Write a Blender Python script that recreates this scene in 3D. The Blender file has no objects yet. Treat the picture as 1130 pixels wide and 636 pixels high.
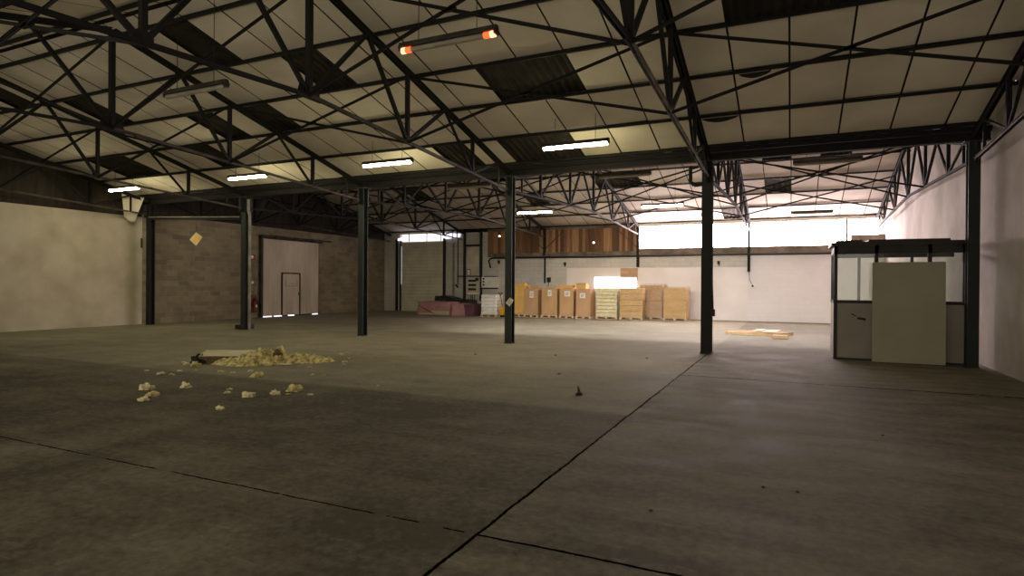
import bpy, bmesh, math, random
from mathutils import Vector, Matrix, noise
random.seed(7)
SC = bpy.context.scene
COL = SC.collection

# ------------------------------------------------------------------ materials
def lin(c):
    return tuple(((v/255)/12.92 if v/255 <= .04045 else ((v/255+.055)/1.055)**2.4) for v in c)

def new_mat(name):
    m = bpy.data.materials.new(name); m.use_nodes = True
    nt = m.node_tree
    for n in list(nt.nodes): nt.nodes.remove(n)
    out = nt.nodes.new('ShaderNodeOutputMaterial')
    return m, nt, out

def N(nt, t, **kw):
    n = nt.nodes.new('ShaderNode'+t)
    for k, v in kw.items():
        if k in n.inputs: n.inputs[k].default_value = v
        else: setattr(n, k, v)
    return n

def mat(name, c1, c2=None, scale=3.0, rough=.7, metal=0.0, stretch=(1, 1, 1), bump=0.0, detail=6, contrast=(.35, .65), island=0.0):
    """two-tone noise material in object space"""
    m, nt, out = new_mat(name)
    b = N(nt, 'BsdfPrincipled'); b.inputs['Roughness'].default_value = rough; b.inputs['Metallic'].default_value = metal
    a1 = (*lin(c1), 1); a2 = (*lin(c2 or tuple(v*.75 for v in c1)), 1)
    tc = N(nt, 'TexCoord'); mp = N(nt, 'Mapping'); mp.inputs['Scale'].default_value = stretch
    nz = N(nt, 'TexNoise'); nz.inputs['Scale'].default_value = scale; nz.inputs['Detail'].default_value = detail
    rp = N(nt, 'ValToRGB'); rp.color_ramp.elements[0].position, rp.color_ramp.elements[1].position = contrast
    rp.color_ramp.elements[0].color = a1; rp.color_ramp.elements[1].color = a2
    L = nt.links.new
    L(tc.outputs['Object'], mp.inputs['Vector']); L(mp.outputs[0], nz.inputs['Vector']); L(nz.outputs['Fac'], rp.inputs[0])
    src = rp.outputs[0]
    if island:
        g = N(nt, 'NewGeometry'); hs = N(nt, 'HueSaturation')
        mr = N(nt, 'MapRange'); mr.inputs[3].default_value = 1-island; mr.inputs[4].default_value = 1+island
        L(g.outputs['Random Per Island'], mr.inputs[0]); L(mr.outputs[0], hs.inputs['Value']); L(src, hs.inputs['Color']); src = hs.outputs[0]
    L(src, b.inputs['Base Color'])
    if bump:
        bp = N(nt, 'Bump'); bp.inputs['Strength'].default_value = bump; bp.inputs['Distance'].default_value = .02
        L(nz.outputs['Fac'], bp.inputs['Height']); L(bp.outputs[0], b.inputs['Normal'])
    L(b.outputs[0], out.inputs[0])
    return m

def emis(name, col, strength):
    m, nt, out = new_mat(name)
    e = N(nt, 'Emission'); e.inputs[0].default_value = (*lin(col), 1); e.inputs[1].default_value = strength
    nt.links.new(e.outputs[0], out.inputs[0])
    return m

def block_mat(name, c1, c2, mortar, bw=.5, bh=.2, stain=.5, axis='Y', msize=.012, white_below=None):
    """painted / bare block masonry on an X-facing or Y-facing wall, world sized blocks"""
    m, nt, out = new_mat(name); L = nt.links.new
    b = N(nt, 'BsdfPrincipled'); b.inputs['Roughness'].default_value = .85
    tc = N(nt, 'TexCoord'); sp = N(nt, 'SeparateXYZ'); cb = N(nt, 'CombineXYZ')
    L(tc.outputs['Object'], sp.inputs[0]); L(sp.outputs[axis], cb.inputs[0]); L(sp.outputs['Z'], cb.inputs[1])
    br = N(nt, 'TexBrick'); br.inputs['Scale'].default_value = 1
    br.inputs['Brick Width'].default_value = bw; br.inputs['Row Height'].default_value = bh
    br.inputs['Mortar Size'].default_value = msize; br.inputs['Mortar Smooth'].default_value = .3; br.inputs['Bias'].default_value = -.1
    br.inputs['Color1'].default_value = (*lin(c1), 1); br.inputs['Color2'].default_value = (*lin(c2), 1); br.inputs['Mortar'].default_value = (*lin(mortar), 1)
    L(cb.outputs[0], br.inputs['Vector'])
    nz = N(nt, 'TexNoise'); nz.inputs['Scale'].default_value = .55; nz.inputs['Detail'].default_value = 8; nz.inputs['Roughness'].default_value = .65
    L(tc.outputs['Object'], nz.inputs['Vector'])
    mr = N(nt, 'MapRange'); mr.inputs[1].default_value = .3; mr.inputs[2].default_value = .7; mr.inputs[3].default_value = 1-stain*.55; mr.inputs[4].default_value = 1+stain*.25
    L(nz.outputs['Fac'], mr.inputs[0])
    mx = N(nt, 'MixRGB'); mx.blend_type = 'MULTIPLY'; mx.inputs[0].default_value = 1
    L(br.outputs['Color'], mx.inputs[1]); L(mr.outputs[0], mx.inputs[2])
    L(mx.outputs[0], b.inputs['Base Color'])
    bp = N(nt, 'Bump'); bp.inputs['Strength'].default_value = .35; bp.inputs['Distance'].default_value = .01; bp.invert = True
    L(br.outputs['Fac'], bp.inputs['Height']); L(bp.outputs[0], b.inputs['Normal'])
    L(b.outputs[0], out.inputs[0])
    return m

def plank_mat(name):
    m, nt, out = new_mat(name); L = nt.links.new
    b = N(nt, 'BsdfPrincipled'); b.inputs['Roughness'].default_value = .75
    g = N(nt, 'NewGeometry'); tc = N(nt, 'TexCoord')
    mp = N(nt, 'Mapping'); mp.inputs['Scale'].default_value = (14, 1, .8)
    nz = N(nt, 'TexNoise'); nz.inputs['Scale'].default_value = 2; nz.inputs['Detail'].default_value = 6
    L(tc.outputs['Object'], mp.inputs[0]); L(mp.outputs[0], nz.inputs['Vector'])
    ad = N(nt, 'Math'); ad.operation = 'ADD'
    ml = N(nt, 'Math'); ml.operation = 'MULTIPLY'; ml.inputs[1].default_value = .55
    L(g.outputs['Random Per Island'], ml.inputs[0]); L(ml.outputs[0], ad.inputs[0])
    m2 = N(nt, 'Math'); m2.operation = 'MULTIPLY'; m2.inputs[1].default_value = .5
    L(nz.outputs['Fac'], m2.inputs[0]); L(m2.outputs[0], ad.inputs[1])
    rp = N(nt, 'ValToRGB'); e = rp.color_ramp.elements
    e[0].position = .12; e[0].color = (*lin((66, 46, 32)), 1); e[1].position = .95; e[1].color = (*lin((190, 146, 104)), 1)
    x = e.new(.45); x.color = (*lin((112, 78, 50)), 1)
    L(ad.outputs[0], rp.inputs[0]); L(rp.outputs[0], b.inputs['Base Color']); L(b.outputs[0], out.inputs[0])
    return m

def floor_mat():
    m, nt, out = new_mat('concrete_floor'); L = nt.links.new
    b = N(nt, 'BsdfPrincipled')
    tc = N(nt, 'TexCoord'); sp = N(nt, 'SeparateXYZ'); L(tc.outputs['Object'], sp.inputs[0])
    def noise_(scale, detail=6, rough=.6, st=(1, 1, 1)):
        mp = N(nt, 'Mapping'); mp.inputs['Scale'].default_value = st; L(tc.outputs['Object'], mp.inputs[0])
        n = N(nt, 'TexNoise'); n.inputs['Scale'].default_value = scale; n.inputs['Detail'].default_value = detail; n.inputs['Roughness'].default_value = rough
        L(mp.outputs[0], n.inputs['Vector']); return n
    def math_(op, a, b_=None, c=None):
        n = N(nt, 'Math'); n.operation = op
        for i, v in enumerate((a, b_, c)):
            if v is None: continue
            if isinstance(v, (int, float)): n.inputs[i].default_value = v
            else: L(v, n.inputs[i])
        return n.outputs[0]
    big = noise_(.22, 8, .62); mid = noise_(1.3, 8, .65); fine = noise_(14, 5, .6); fine2 = noise_(60, 2, .5); streak = noise_(1.1, 6, .6, (.35, 2.2, 1))
    wob = noise_(1.6, 5, .7); w = math_('MULTIPLY', math_('SUBTRACT', wob.outputs['Fac'], .5), .05)
    w = math_('ADD', w, math_('MULTIPLY', math_('SUBTRACT', noise_(16, 4, .7).outputs['Fac'], .5), .022))
    x = math_('ADD', sp.outputs['X'], w); y = math_('ADD', sp.outputs['Y'], w)
    # slab ids give each cast slab its own tone
    sx = math_('FLOOR', math_('DIVIDE', math_('ADD', x, 1.82), 10.2)); sy = math_('FLOOR', math_('DIVIDE', math_('SUBTRACT', y, 3.4), 3.88))
    cb = N(nt, 'CombineXYZ'); L(sx, cb.inputs[0]); L(sy, cb.inputs[1])
    wn = N(nt, 'TexWhiteNoise'); wn.noise_dimensions = '2D'; L(cb.outputs[0], wn.inputs['Vector'])
    # joint masks
    def line(coord, at, width):
        return math_('LESS_THAN', math_('ABSOLUTE', math_('SUBTRACT', coord, at)), width)
    def rep(coord, at, period, width):
        t = math_('DIVIDE', math_('SUBTRACT', coord, at), period)
        return math_('LESS_THAN', math_('ABSOLUTE', math_('SUBTRACT', t, math_('ROUND', t))), width/period)
    right = math_('GREATER_THAN', x, -1.82)
    jx = math_('MULTIPLY', line(x, -1.82, .013), math_('LESS_THAN', y, 15.0))
    jx = math_('MULTIPLY', jx, math_('GREATER_THAN', noise_(3, 3).outputs['Fac'], .30))
    j1 = math_('MULTIPLY', line(y, 3.4, .009), math_('GREATER_THAN', noise_(2.2, 4).outputs['Fac'], .42))
    j1r = math_('MULTIPLY', line(y, 3.4, .013), right)
    j2 = math_('MULTIPLY', math_('MULTIPLY', line(y, 11.12, .03), right), math_('GREATER_THAN', noise_(1.7, 4).outputs['Fac'], .42))
    jt = rep(y, 3.4, 3.88, .012)
    joint = math_('MAXIMUM', math_('MAXIMUM', jx, j1), math_('MAXIMUM', j1r, j2))
    faint = math_('MULTIPLY', jt, .3)
    # colour
    rp = N(nt, 'ValToRGB'); e = rp.color_ramp.elements
    e[0].position = .34; e[0].color = (*lin((70, 66, 54)), 1); e[1].position = .66; e[1].color = (*lin((158, 153, 133)), 1)
    s = math_('ADD', math_('MULTIPLY', big.outputs['Fac'], .42), math_('ADD', math_('MULTIPLY', math_('SUBTRACT', mid.outputs['Fac'], .5), .36), .13))
    s = math_('ADD', s, math_('MULTIPLY', streak.outputs['Fac'], .16))
    s = math_('ADD', s, math_('MULTIPLY', math_('SUBTRACT', fine.outputs['Fac'], .5), .22)); s = math_('ADD', s, .05)
    s = math_('ADD', s, math_('MULTIPLY', fine2.outputs['Fac'], .06))
    s = math_('ADD', s, math_('MULTIPLY', math_('SUBTRACT', wn.outputs['Value'], .5), .035))
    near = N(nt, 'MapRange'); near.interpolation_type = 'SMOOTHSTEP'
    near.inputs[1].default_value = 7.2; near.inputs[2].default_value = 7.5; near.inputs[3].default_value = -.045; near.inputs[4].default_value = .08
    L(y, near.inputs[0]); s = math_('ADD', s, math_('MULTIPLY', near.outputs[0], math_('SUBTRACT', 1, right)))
    nr = N(nt, 'MapRange'); nr.interpolation_type = 'SMOOTHSTEP'; nr.inputs[1].default_value = 1; nr.inputs[2].default_value = 13; nr.inputs[3].default_value = -.08; nr.inputs[4].default_value = .0  # light falling off towards the camera, put into the concrete colour
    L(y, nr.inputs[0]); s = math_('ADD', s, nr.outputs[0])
    rip = N(nt, 'TexWave'); rip.inputs['Scale'].default_value = .55; rip.inputs['Distortion'].default_value = 9; rip.inputs['Detail'].default_value = 3; rip.inputs['Detail Scale'].default_value = 1.2
    rip.bands_direction = 'Y'; L(tc.outputs['Object'], rip.inputs['Vector'])
    s = math_('ADD', s, math_('MULTIPLY', math_('MULTIPLY', math_('SUBTRACT', rip.outputs['Fac'], .5), .05), right))
    sc = noise_(5, 6, .75, (.5, 3, 1)); scm = N(nt, 'MapRange'); scm.inputs[1].default_value = .58; scm.inputs[2].default_value = .8; scm.inputs[3].default_value = 0; scm.inputs[4].default_value = .16
    L(sc.outputs['Fac'], scm.inputs[0]); s = math_('ADD', s, scm.outputs[0])
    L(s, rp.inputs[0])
    dk = N(nt, 'MixRGB'); L(faint, dk.inputs[0]); L(rp.outputs[0], dk.inputs[1]); dk.inputs[2].default_value = (*lin((70, 64, 54)), 1)
    # damp oil spots
    sn = noise_(2.6, 3, .5); spot = math_('GREATER_THAN', sn.outputs['Fac'], .735)
    d2 = N(nt, 'MixRGB'); L(math_('MULTIPLY', spot, .5), d2.inputs[0]); L(dk.outputs[0], d2.inputs[1]); d2.inputs[2].default_value = (*lin((80, 74, 62)), 1)
    mx = N(nt, 'MixRGB'); L(joint, mx.inputs[0]); L(d2.outputs[0], mx.inputs[1]); mx.inputs[2].default_value = (*lin((12, 9, 7)), 1)
    L(mx.outputs[0], b.inputs['Base Color'])
    rr = N(nt, 'MapRange'); rr.inputs[1].default_value = .35; rr.inputs[2].default_value = .65; rr.inputs[3].default_value = .72; rr.inputs[4].default_value = .9
    L(mid.outputs['Fac'], rr.inputs[0]); L(rr.outputs[0], b.inputs['Roughness'])
    L(math_('MULTIPLY', math_('SUBTRACT', 1, joint), .3), b.inputs['Specular IOR Level'])
    bp = N(nt, 'Bump'); bp.inputs['Strength'].default_value = .15; bp.inputs['Distance'].default_value = .01
    hh = math_('SUBTRACT', math_('ADD', mid.outputs['Fac'], math_('MULTIPLY', fine.outputs['Fac'], .3)), joint)
    L(hh, bp.inputs['Height']); L(bp.outputs[0], b.inputs['Normal'])
    L(b.outputs[0], out.inputs[0])
    return m

def glass_mat(name, tint=(225, 230, 226), gloss=.07):
    m, nt, out = new_mat(name)
    t = N(nt, 'BsdfTransparent'); t.inputs[0].default_value = (*lin(tint), 1)
    g = N(nt, 'BsdfGlossy'); g.inputs['Roughness'].default_value = .05
    mx = N(nt, 'MixShader'); mx.inputs[0].default_value = gloss
    nt.links.new(t.outputs[0], mx.inputs[1]); nt.links.new(g.outputs[0], mx.inputs[2]); nt.links.new(mx.outputs[0], out.inputs[0])
    return m

def film_mat(name):
    m, nt, out = new_mat(name)
    t = N(nt, 'BsdfTransparent'); t.inputs[0].default_value = (.93, .93, .93, 1)
    g = N(nt, 'BsdfPrincipled'); g.inputs['Base Color'].default_value = (.62, .6, .56, 1); g.inputs['Roughness'].default_value = .22
    tc = N(nt, 'TexCoord'); mp = N(nt, 'Mapping'); mp.inputs['Scale'].default_value = (2, 2, 5)
    nz = N(nt, 'TexNoise'); nz.inputs['Scale'].default_value = 3; nz.inputs['Detail'].default_value = 5; nz.inputs['Distortion'].default_value = 1.2
    bp = N(nt, 'Bump'); bp.inputs['Strength'].default_value = .8; bp.inputs['Distance'].default_value = .05
    mr = N(nt, 'MapRange'); mr.inputs[1].default_value = .4; mr.inputs[2].default_value = .75; mr.inputs[3].default_value = .04; mr.inputs[4].default_value = .36
    mx = N(nt, 'MixShader'); L = nt.links.new
    L(tc.outputs['Object'], mp.inputs[0]); L(mp.outputs[0], nz.inputs['Vector']); L(nz.outputs['Fac'], bp.inputs['Height']); L(bp.outputs[0], g.inputs['Normal'])
    L(nz.outputs['Fac'], mr.inputs[0]); L(mr.outputs[0], mx.inputs[0]); L(t.outputs[0], mx.inputs[1]); L(g.outputs[0], mx.inputs[2]); L(mx.outputs[0], out.inputs[0])
    return m

M = dict(
    floor=floor_mat(),
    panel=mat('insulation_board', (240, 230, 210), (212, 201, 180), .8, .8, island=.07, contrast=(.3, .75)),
    panel_dimmed=mat('insulation_board_dimmed', (206, 194, 180), (178, 166, 152), .8, .8, island=.07, contrast=(.3, .75)),  # same boards with a darker base, tones down the overbright far bay
    sheet=mat('corrugated_fibre_cement', (62, 54, 42), (38, 33, 26), 2.5, .95),
    cladding=mat('dark_gable_cladding', (60, 52, 42), (42, 36, 29), 1.2, .9, stretch=(1, 6, 1)),
    white_wall=mat('whitewashed_render', (206, 198, 178), (180, 170, 148), .9, .85, bump=.2),
    right_wall=mat('pale_render', (205, 196, 190), (170, 160, 152), .7, .85, bump=.2),
    blocks=block_mat('bare_blocks', (158, 147, 120), (130, 120, 97), (154, 145, 121), .5, .21, .7, 'Y', .014),
    blocks_back=block_mat('painted_blocks_grey', (212, 208, 200), (204, 200, 191), (186, 181, 171), .5, .2, .35, 'X', .008),
    lining=block_mat('white_painted_wall', (238, 233, 232), (235, 230, 229), (229, 223, 221), .5, .2, .12, 'X', .005),
    lining2=mat('white_lining_board', (240, 235, 234), (228, 220, 216), .6, .8),
    patch=block_mat('exposed_block_patch', (196, 160, 132), (176, 142, 116), (160, 132, 110), .5, .2, .4, 'X', .01),
    planks=plank_mat('stained_planks'),
    hole=emis('daylight_hole', (255, 244, 225), 6),
    ledge=mat('concrete_ledge', (128, 116, 102), (88, 78, 66), 2, .9),
    steel=mat('rusty_dark_steel', (21, 16, 12), (13, 11, 9), 3, .85),
    steel_g=mat('green_black_steel', (17, 18, 15), (12, 13, 11), 4, .8),
    post=mat('post_dark_green_paint', (26, 37, 33), (18, 24, 22), 2, .6),
    post_b=mat('post_black_paint', (9, 10, 9), (14, 14, 13), 3, .7),
    tie=mat('pale_galvanised_tie', (88, 78, 68), (44, 36, 30), 2.5, .7),
    tie_p=mat('pale_lit_tie', (170, 160, 156), (112, 102, 98), 2.5, .6),
    galv=mat('grey_pipe', (150, 148, 138), (118, 114, 104), 3, .5),
    black=mat('black_pipe', (20, 19, 18), (28, 26, 24), 5, .6),
    beam=mat('brown_primer_beam', (28, 21, 17), (17, 13, 11), 2, .85),
    door=mat('pale_corrugated_door', (214, 203, 186), (194, 182, 164), 1.5, .6, stretch=(1, 1, .3)),
    door_f=mat('dark_door_frame', (54, 46, 38), (38, 32, 27), 4, .7),
    shutter=mat('grey_shutter', (222, 216, 196), (200, 193, 172), 1.2, .6),
    red=mat('red_paint', (150, 28, 22), (110, 18, 14), 3, .4),
    red_d=mat('red_extinguisher', (128, 16, 14), (92, 10, 10), 3, .35),
    white=mat('white_enamel', (244, 241, 232), (228, 224, 212), 3, .5),
    paper=mat('paper', (236, 232, 222), (220, 214, 200), 9, .8),
    print=mat('faint_print', (120, 116, 108), (150, 146, 136), 30, .8),
    sign=mat('yellowed_sign', (240, 214, 150), (226, 190, 118), 6, .6),
    sign_o=mat('sign_orange', (238, 186, 104), (246, 206, 134), 14, .6),
    cab=mat('grey_cabinet', (206, 199, 180), (186, 178, 158), 2, .5),
    kraft=mat('kraft_card', (204, 164, 118), (184, 144, 100), 1.2, .85, stretch=(1, 1, .5)),
    kraft2=mat('pink_brown_card', (200, 160, 122), (180, 140, 104), 1.2, .85, stretch=(1, 1, .5)),
    ochre=mat('ochre_card', (236, 192, 112), (216, 172, 92), 1.4, .85),
    ochre2=mat('ochre_carton', (218, 176, 106), (198, 156, 88), 1.4, .85, stretch=(1, 1, 4)),
    sacks=mat('pale_sack', (246, 234, 190), (232, 216, 160), 2.4, .8),
    wsack=mat('white_sack', (246, 244, 238), (226, 222, 212), 2.4, .7),
    wood=mat('pallet_wood', (222, 198, 166), (190, 162, 130), 3, .85, stretch=(1, 1, 6)),
    film=film_mat('clear_wrap'),
    pink=mat('dusty_pink_tarp', (190, 142, 142), (160, 114, 117), 1.5, .75),
    purple=mat('plum_cover', (112, 70, 78), (78, 46, 54), 1.5, .75),
    lime=mat('pale_lime_edge', (204, 206, 158), (182, 184, 138), 2, .8),
    blackt=mat('black_tarp', (30, 28, 28), (42, 38, 38), 2, .6),
    yellow=mat('yellow_paint', (222, 172, 40), (190, 138, 30), 3, .5),
    wool=mat('glass_wool', (234, 222, 160), (136, 116, 62), 12, .95, bump=1.0, contrast=(.42, .68)),
    wool_w=mat('pale_wool', (240, 232, 186), (166, 148, 96), 14, .95, bump=1.0, contrast=(.45, .7)),
    wool_d=mat('dirty_wool', (120, 104, 62), (70, 58, 36), 7, .95, bump=.8),
    facing=mat('cream_facing', (232, 226, 196), (214, 204, 168), 2, .7),
    card=mat('flat_card', (196, 166, 124), (168, 138, 98), 2, .85),
    booth=mat('booth_panel', (160, 152, 142), (146, 138, 127), 1.2, .6),
    booth_w=mat('booth_side', (214, 206, 200), (200, 190, 184), 1.2, .6),
    board=mat('grey_green_board', (172, 168, 148), (160, 156, 136), 1, .7),
    booth_f=mat('booth_dark_frame', (52, 42, 36), (36, 29, 25), 3, .6),
    glass=glass_mat('booth_glass'),
    sky=emis('bright_glazing', (252, 230, 232), 26.0),
    sky2=emis('bright_low_opening', (255, 250, 244), 12.0),
    sky4=emis('dim_daylight_slit', (238, 236, 255), .3),
    sky3=emis('cool_daylight_gap', (238, 236, 255), 1.1),
    tube=emis('lit_tube', (255, 243, 192), 52),
    tube_off=mat('unlit_tube', (168, 160, 140), (140, 132, 112), 3, .4),
    tube_red=emis('glowing_tube_end', (255, 150, 100), 3.2),
    tube_red2=emis('glowing_tube_fade', (240, 84, 40), 1.6),
    housing=mat('lamp_housing', (66, 62, 50), (44, 40, 33), 4, .6),
    stub=mat('dark_debris', (36, 31, 24), (24, 20, 16), 6, .8),
)

# ------------------------------------------------------------------ mesh builder
class MB:
    def __init__(self): self.v = []; self.f = []; self.mi = []; self.k = 0
    def add(self, vs, fs):
        o = len(self.v); self.v += [tuple(p) for p in vs]
        for f in fs: self.f.append(tuple(i+o for i in f)); self.mi.append(self.k)
        return self
    def box(self, c, s, rz=0.0, mtx=None):
        hx, hy, hz = s[0]/2, s[1]/2, s[2]/2
        p = [Vector((x, y, z)) for z in (-hz, hz) for y in (-hy, hy) for x in (-hx, hx)]
        R = mtx or Matrix.Rotation(rz, 3, 'Z'); c = Vector(c)
        return self.add([c + R @ q for q in p], [(0, 2, 3, 1), (4, 5, 7, 6), (0, 1, 5, 4), (2, 6, 7, 3), (0, 4, 6, 2), (1, 3, 7, 5)])
    def rng(self, x0, x1, y0, y1, z0, z1): return self.box(((x0+x1)/2, (y0+y1)/2, (z0+z1)/2), (abs(x1-x0), abs(y1-y0), abs(z1-z0)))
    def frame(self, p, q):
        p, q = Vector(p), Vector(q); d = (q-p); L = d.length; d.normalize()
        up = Vector((0, 0, 1)) if abs(d.z) < .95 else Vector((0, 1, 0))
        s = d.cross(up).normalized(); u = s.cross(d).normalized()
        return p, q, d, s, u, L
    def bar(self, p, q, w, h):
        p, q, d, s, u, L = self.frame(p, q)
        R = Matrix((s, d, u)).transposed()
        return self.box((p+q)/2, (w, L, h), mtx=R)
    def angle(self, p, q, w, t=.012, flip=1):
        """L section: two thin legs"""
        p, q, d, s, u, L = self.frame(p, q)
        R = Matrix((s, d, u)).transposed()
        self.box((p+q)/2 + u*(w/2)*flip, (w, L, t), mtx=R)
        self.box((p+q)/2 + s*0, (t, L, w), mtx=R)
        return self
    def ibeam(self, p, q, w, h, t=.014):
        p, q, d, s, u, L = self.frame(p, q); R = Matrix((s, d, u)).transposed(); m = (p+q)/2
        self.box(m+u*(h/2-t/2), (w, L, t), mtx=R); self.box(m-u*(h/2-t/2), (w, L, t), mtx=R); self.box(m, (t*.8, L, h-2*t), mtx=R)
        return self
    def tube(self, p, q, r, n=10, r2=None, cap=True):
        p, q, d, s, u, L = self.frame(p, q); r2 = r if r2 is None else r2
        vs = []
        for c, rr in ((p, r), (q, r2)):
            for i in range(n):
                a = 2*math.pi*i/n; vs.append(c + s*math.cos(a)*rr + u*math.sin(a)*rr)
        fs = [(i, (i+1) % n, n+(i+1) % n, n+i) for i in range(n)]
        if cap: fs += [tuple(range(n-1, -1, -1)), tuple(range(n, 2*n))]
        return self.add(vs, fs)
    def path(self, pts, r, n=8):
        for a, b in zip(pts, pts[1:]): self.tube(a, b, r, n)
        return self
    def prism(self, poly, axis, a, b):
        """extrude a 2D polygon along an axis"""
        n = len(poly)
        def P(u, v, w): return {'X': (w, u, v), 'Y': (u, w, v), 'Z': (u, v, w)}[axis]
        vs = [P(u, v, a) for u, v in poly] + [P(u, v, b) for u, v in poly]
        return self.add(vs, [tuple(range(n)), tuple(range(2*n-1, n-1, -1))] + [(i, n+i, n+(i+1) % n, (i+1) % n) for i in range(n)])
    def build(self, name, m, parent=None, smooth=False, bevel=0.0):
        me = bpy.data.meshes.new(name); me.from_pydata(self.v, [], self.f)
        for x in (m if isinstance(m, (list, tuple)) else [m]): me.materials.append(x)
        for p, k in zip(me.polygons, self.mi): p.material_index = k
        bm = bmesh.new(); bm.from_mesh(me); bmesh.ops.recalc_face_normals(bm, faces=bm.faces)
        if bevel: bmesh.ops.bevel(bm, geom=list(bm.edges), offset=bevel, segments=1, affect='EDGES', clamp_overlap=True)
        bm.to_mesh(me); bm.free()
        if smooth:
            for p in me.polygons: p.use_smooth = True
        o = bpy.data.objects.new(name, me); COL.objects.link(o)
        if parent is not None: o.parent = parent
        return o

def tag(o, label=None, cat=None, group=None, kind=None):
    if label: o['label'] = label
    if cat: o['category'] = cat
    if group: o['group'] = group
    if kind: o['kind'] = kind
    return o
def thing(name, loc, label, cat, group=None, rz=0.0):
    o = bpy.data.objects.new(name, None); COL.objects.link(o); o.location = loc; o.rotation_euler = (0, 0, rz); o.empty_display_size = .1
    return tag(o, label, cat, group)
def struct(o): o['kind'] = 'structure'; return o
def dup(root, loc, label, rz=None):
    r = root.copy(); COL.objects.link(r); r.location = loc; r['label'] = label
    if rz is not None: r.rotation_euler = (0, 0, rz)
    for ch in list(root.children):
        c = ch.copy(); COL.objects.link(c); c.parent = r
        for g in list(ch.children):
            d = g.copy(); COL.objects.link(d); d.parent = c
    return r

# ------------------------------------------------------------------ camera (27 mm-like phone lens, eye height 1.6 m)
F = 664.46
yaw, pit, rol = .43581229, .00472702, .00684609
fwd = Vector((-math.sin(yaw)*math.cos(pit), math.cos(yaw)*math.cos(pit), -math.sin(pit)))
rt = Vector((math.cos(yaw), math.sin(yaw), 0)); up = rt.cross(fwd)
r2 = math.cos(rol)*rt + math.sin(rol)*up; u2 = -math.sin(rol)*rt + math.cos(rol)*up
cd = bpy.data.cameras.new('camera'); cam = bpy.data.objects.new('camera', cd); COL.objects.link(cam)
cd.sensor_fit = 'HORIZONTAL'; cd.sensor_width = 36; cd.lens = F/1130*36; cd.clip_start = .05; cd.clip_end = 200
cam.matrix_world = Matrix.Translation((0, 0, 1.6)) @ Matrix((r2, u2, -fwd)).transposed().to_4x4()
SC.camera = cam

# ------------------------------------------------------------------ hall dimensions
XL, XR = -22.7, 3.6
YV, YF = 15.0, 30.2          # valley line (posts), far wall
RN, RF = 7.38, 22.62         # ridges of the near and far roof
def zc_near(y): return 4.88 + .2475*(YV-y) if y >= RN else 4.88 + .2475*(YV-RN) - .2475*(RN-y)
def zc_far(y): return 4.88 + .2303*(y-YV) if y <= RF else 4.75 + .2475*(YF-y)
POSTS = [-22.2, -17.17, -12.1, -7.05, -1.85, 3.3]

# ------------------------------------------------------------------ setting
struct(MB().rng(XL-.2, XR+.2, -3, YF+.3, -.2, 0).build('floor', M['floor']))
P = .955; X0 = -.08
def ceiling(name, rows, zf, missing, seed, sag=.02):
    """insulation boards laid between the purlins, gaps at the seams; missing = {(row, col)} shows the sheets above"""
    rnd = random.Random(seed); mb = MB()
    kmin = int(math.floor((XL-X0)/P)); kmax = int(math.ceil((XR-X0)/P))
    for ri, (ya, yb) in enumerate(zip(rows, rows[1:])):
        for k in range(kmin, kmax):
            xa, xb = max(XL, X0+k*P)+.017, min(XR, X0+(k+1)*P)-.017
            if xb-xa < .05 or (ri, k) in missing: continue
            n = 4; vs = []; g = .015 if yb > ya else -.015
            amp = rnd.uniform(0, sag)*(2.2 if rnd.random() < .12 else 1)
            tw = [rnd.uniform(-.006, .006) for _ in range(4)]
            for j in range(n+1):
                for i in range(n+1):
                    u, v = i/n, j/n; y = ya+g+(yb-ya-2*g)*v
                    z = zf(y) - amp*(math.sin(math.pi*u)*math.sin(math.pi*v)) + tw[0]*(1-u)*(1-v)+tw[1]*u*(1-v)+tw[2]*(1-u)*v+tw[3]*u*v
                    vs.append((xa+(xb-xa)*u, y, z))
            mb.add(vs, [(j*(n+1)+i, j*(n+1)+i+1, (j+1)*(n+1)+i+1, (j+1)*(n+1)+i) for j in range(n) for i in range(n)])
    return struct(mb.build(name, M['panel'] if rows[0] < 15 else M['panel_dimmed'], smooth=True))
def roof(name, ya, yb, zf):
    mb = MB(); n = int((XR-XL)/.045); vs = []
    for i in range(n+1):
        x = XL+(XR-XL)*i/n; d = .028*math.sin(2*math.pi*x/.178)
        vs += [(x, ya, zf(ya)+.09+d), (x, yb, zf(yb)+.09+d)]
    mb.add(vs, [(2*i, 2*i+1, 2*i+3, 2*i+2) for i in range(n)])
    return struct(mb.build(name, M['sheet']))
RowsN = [RN+.05, 7.75, 9.16, 10.55, 11.93, 13.4, 14.8]
RowsM = [RN-.05, 7.01, 5.6, 4.21, 2.83, 1.36, -.2, -2.8]
RowsF = [RF+.05, 24.07, 25.6, 27.1, 28.55, 30.05, YF]
RowsG = [15.1, 16.6, 18.1, 19.6, 21.1, RF-.05]
missN = {(1, -12), (2, -10), (3, -5), (3, -6), (5, -6), (5, -7), (5, -9), (2, -1), (2, 0), (3, -13), (3, -15), (4, -17), (4, -21), (4, -22), (1, -20), (2, -18)}
missF = {(2, -1), (4, -3), (0, -1), (0, 1), (1, -7), (1, -8), (0, -13), (2, -12), (1, -18)}
ceiling('ceiling', RowsN, zc_near, missN, 1); ceiling('ceiling', RowsM, zc_near, {(2, -19), (1, -22)}, 2)
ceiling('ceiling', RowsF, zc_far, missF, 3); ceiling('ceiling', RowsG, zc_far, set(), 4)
roof('roof', RN, 15.05, zc_near); roof('roof', -3, RN, zc_near); roof('roof', RF, YF+.2, zc_far); roof('roof', 14.95, RF, zc_far)

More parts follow.
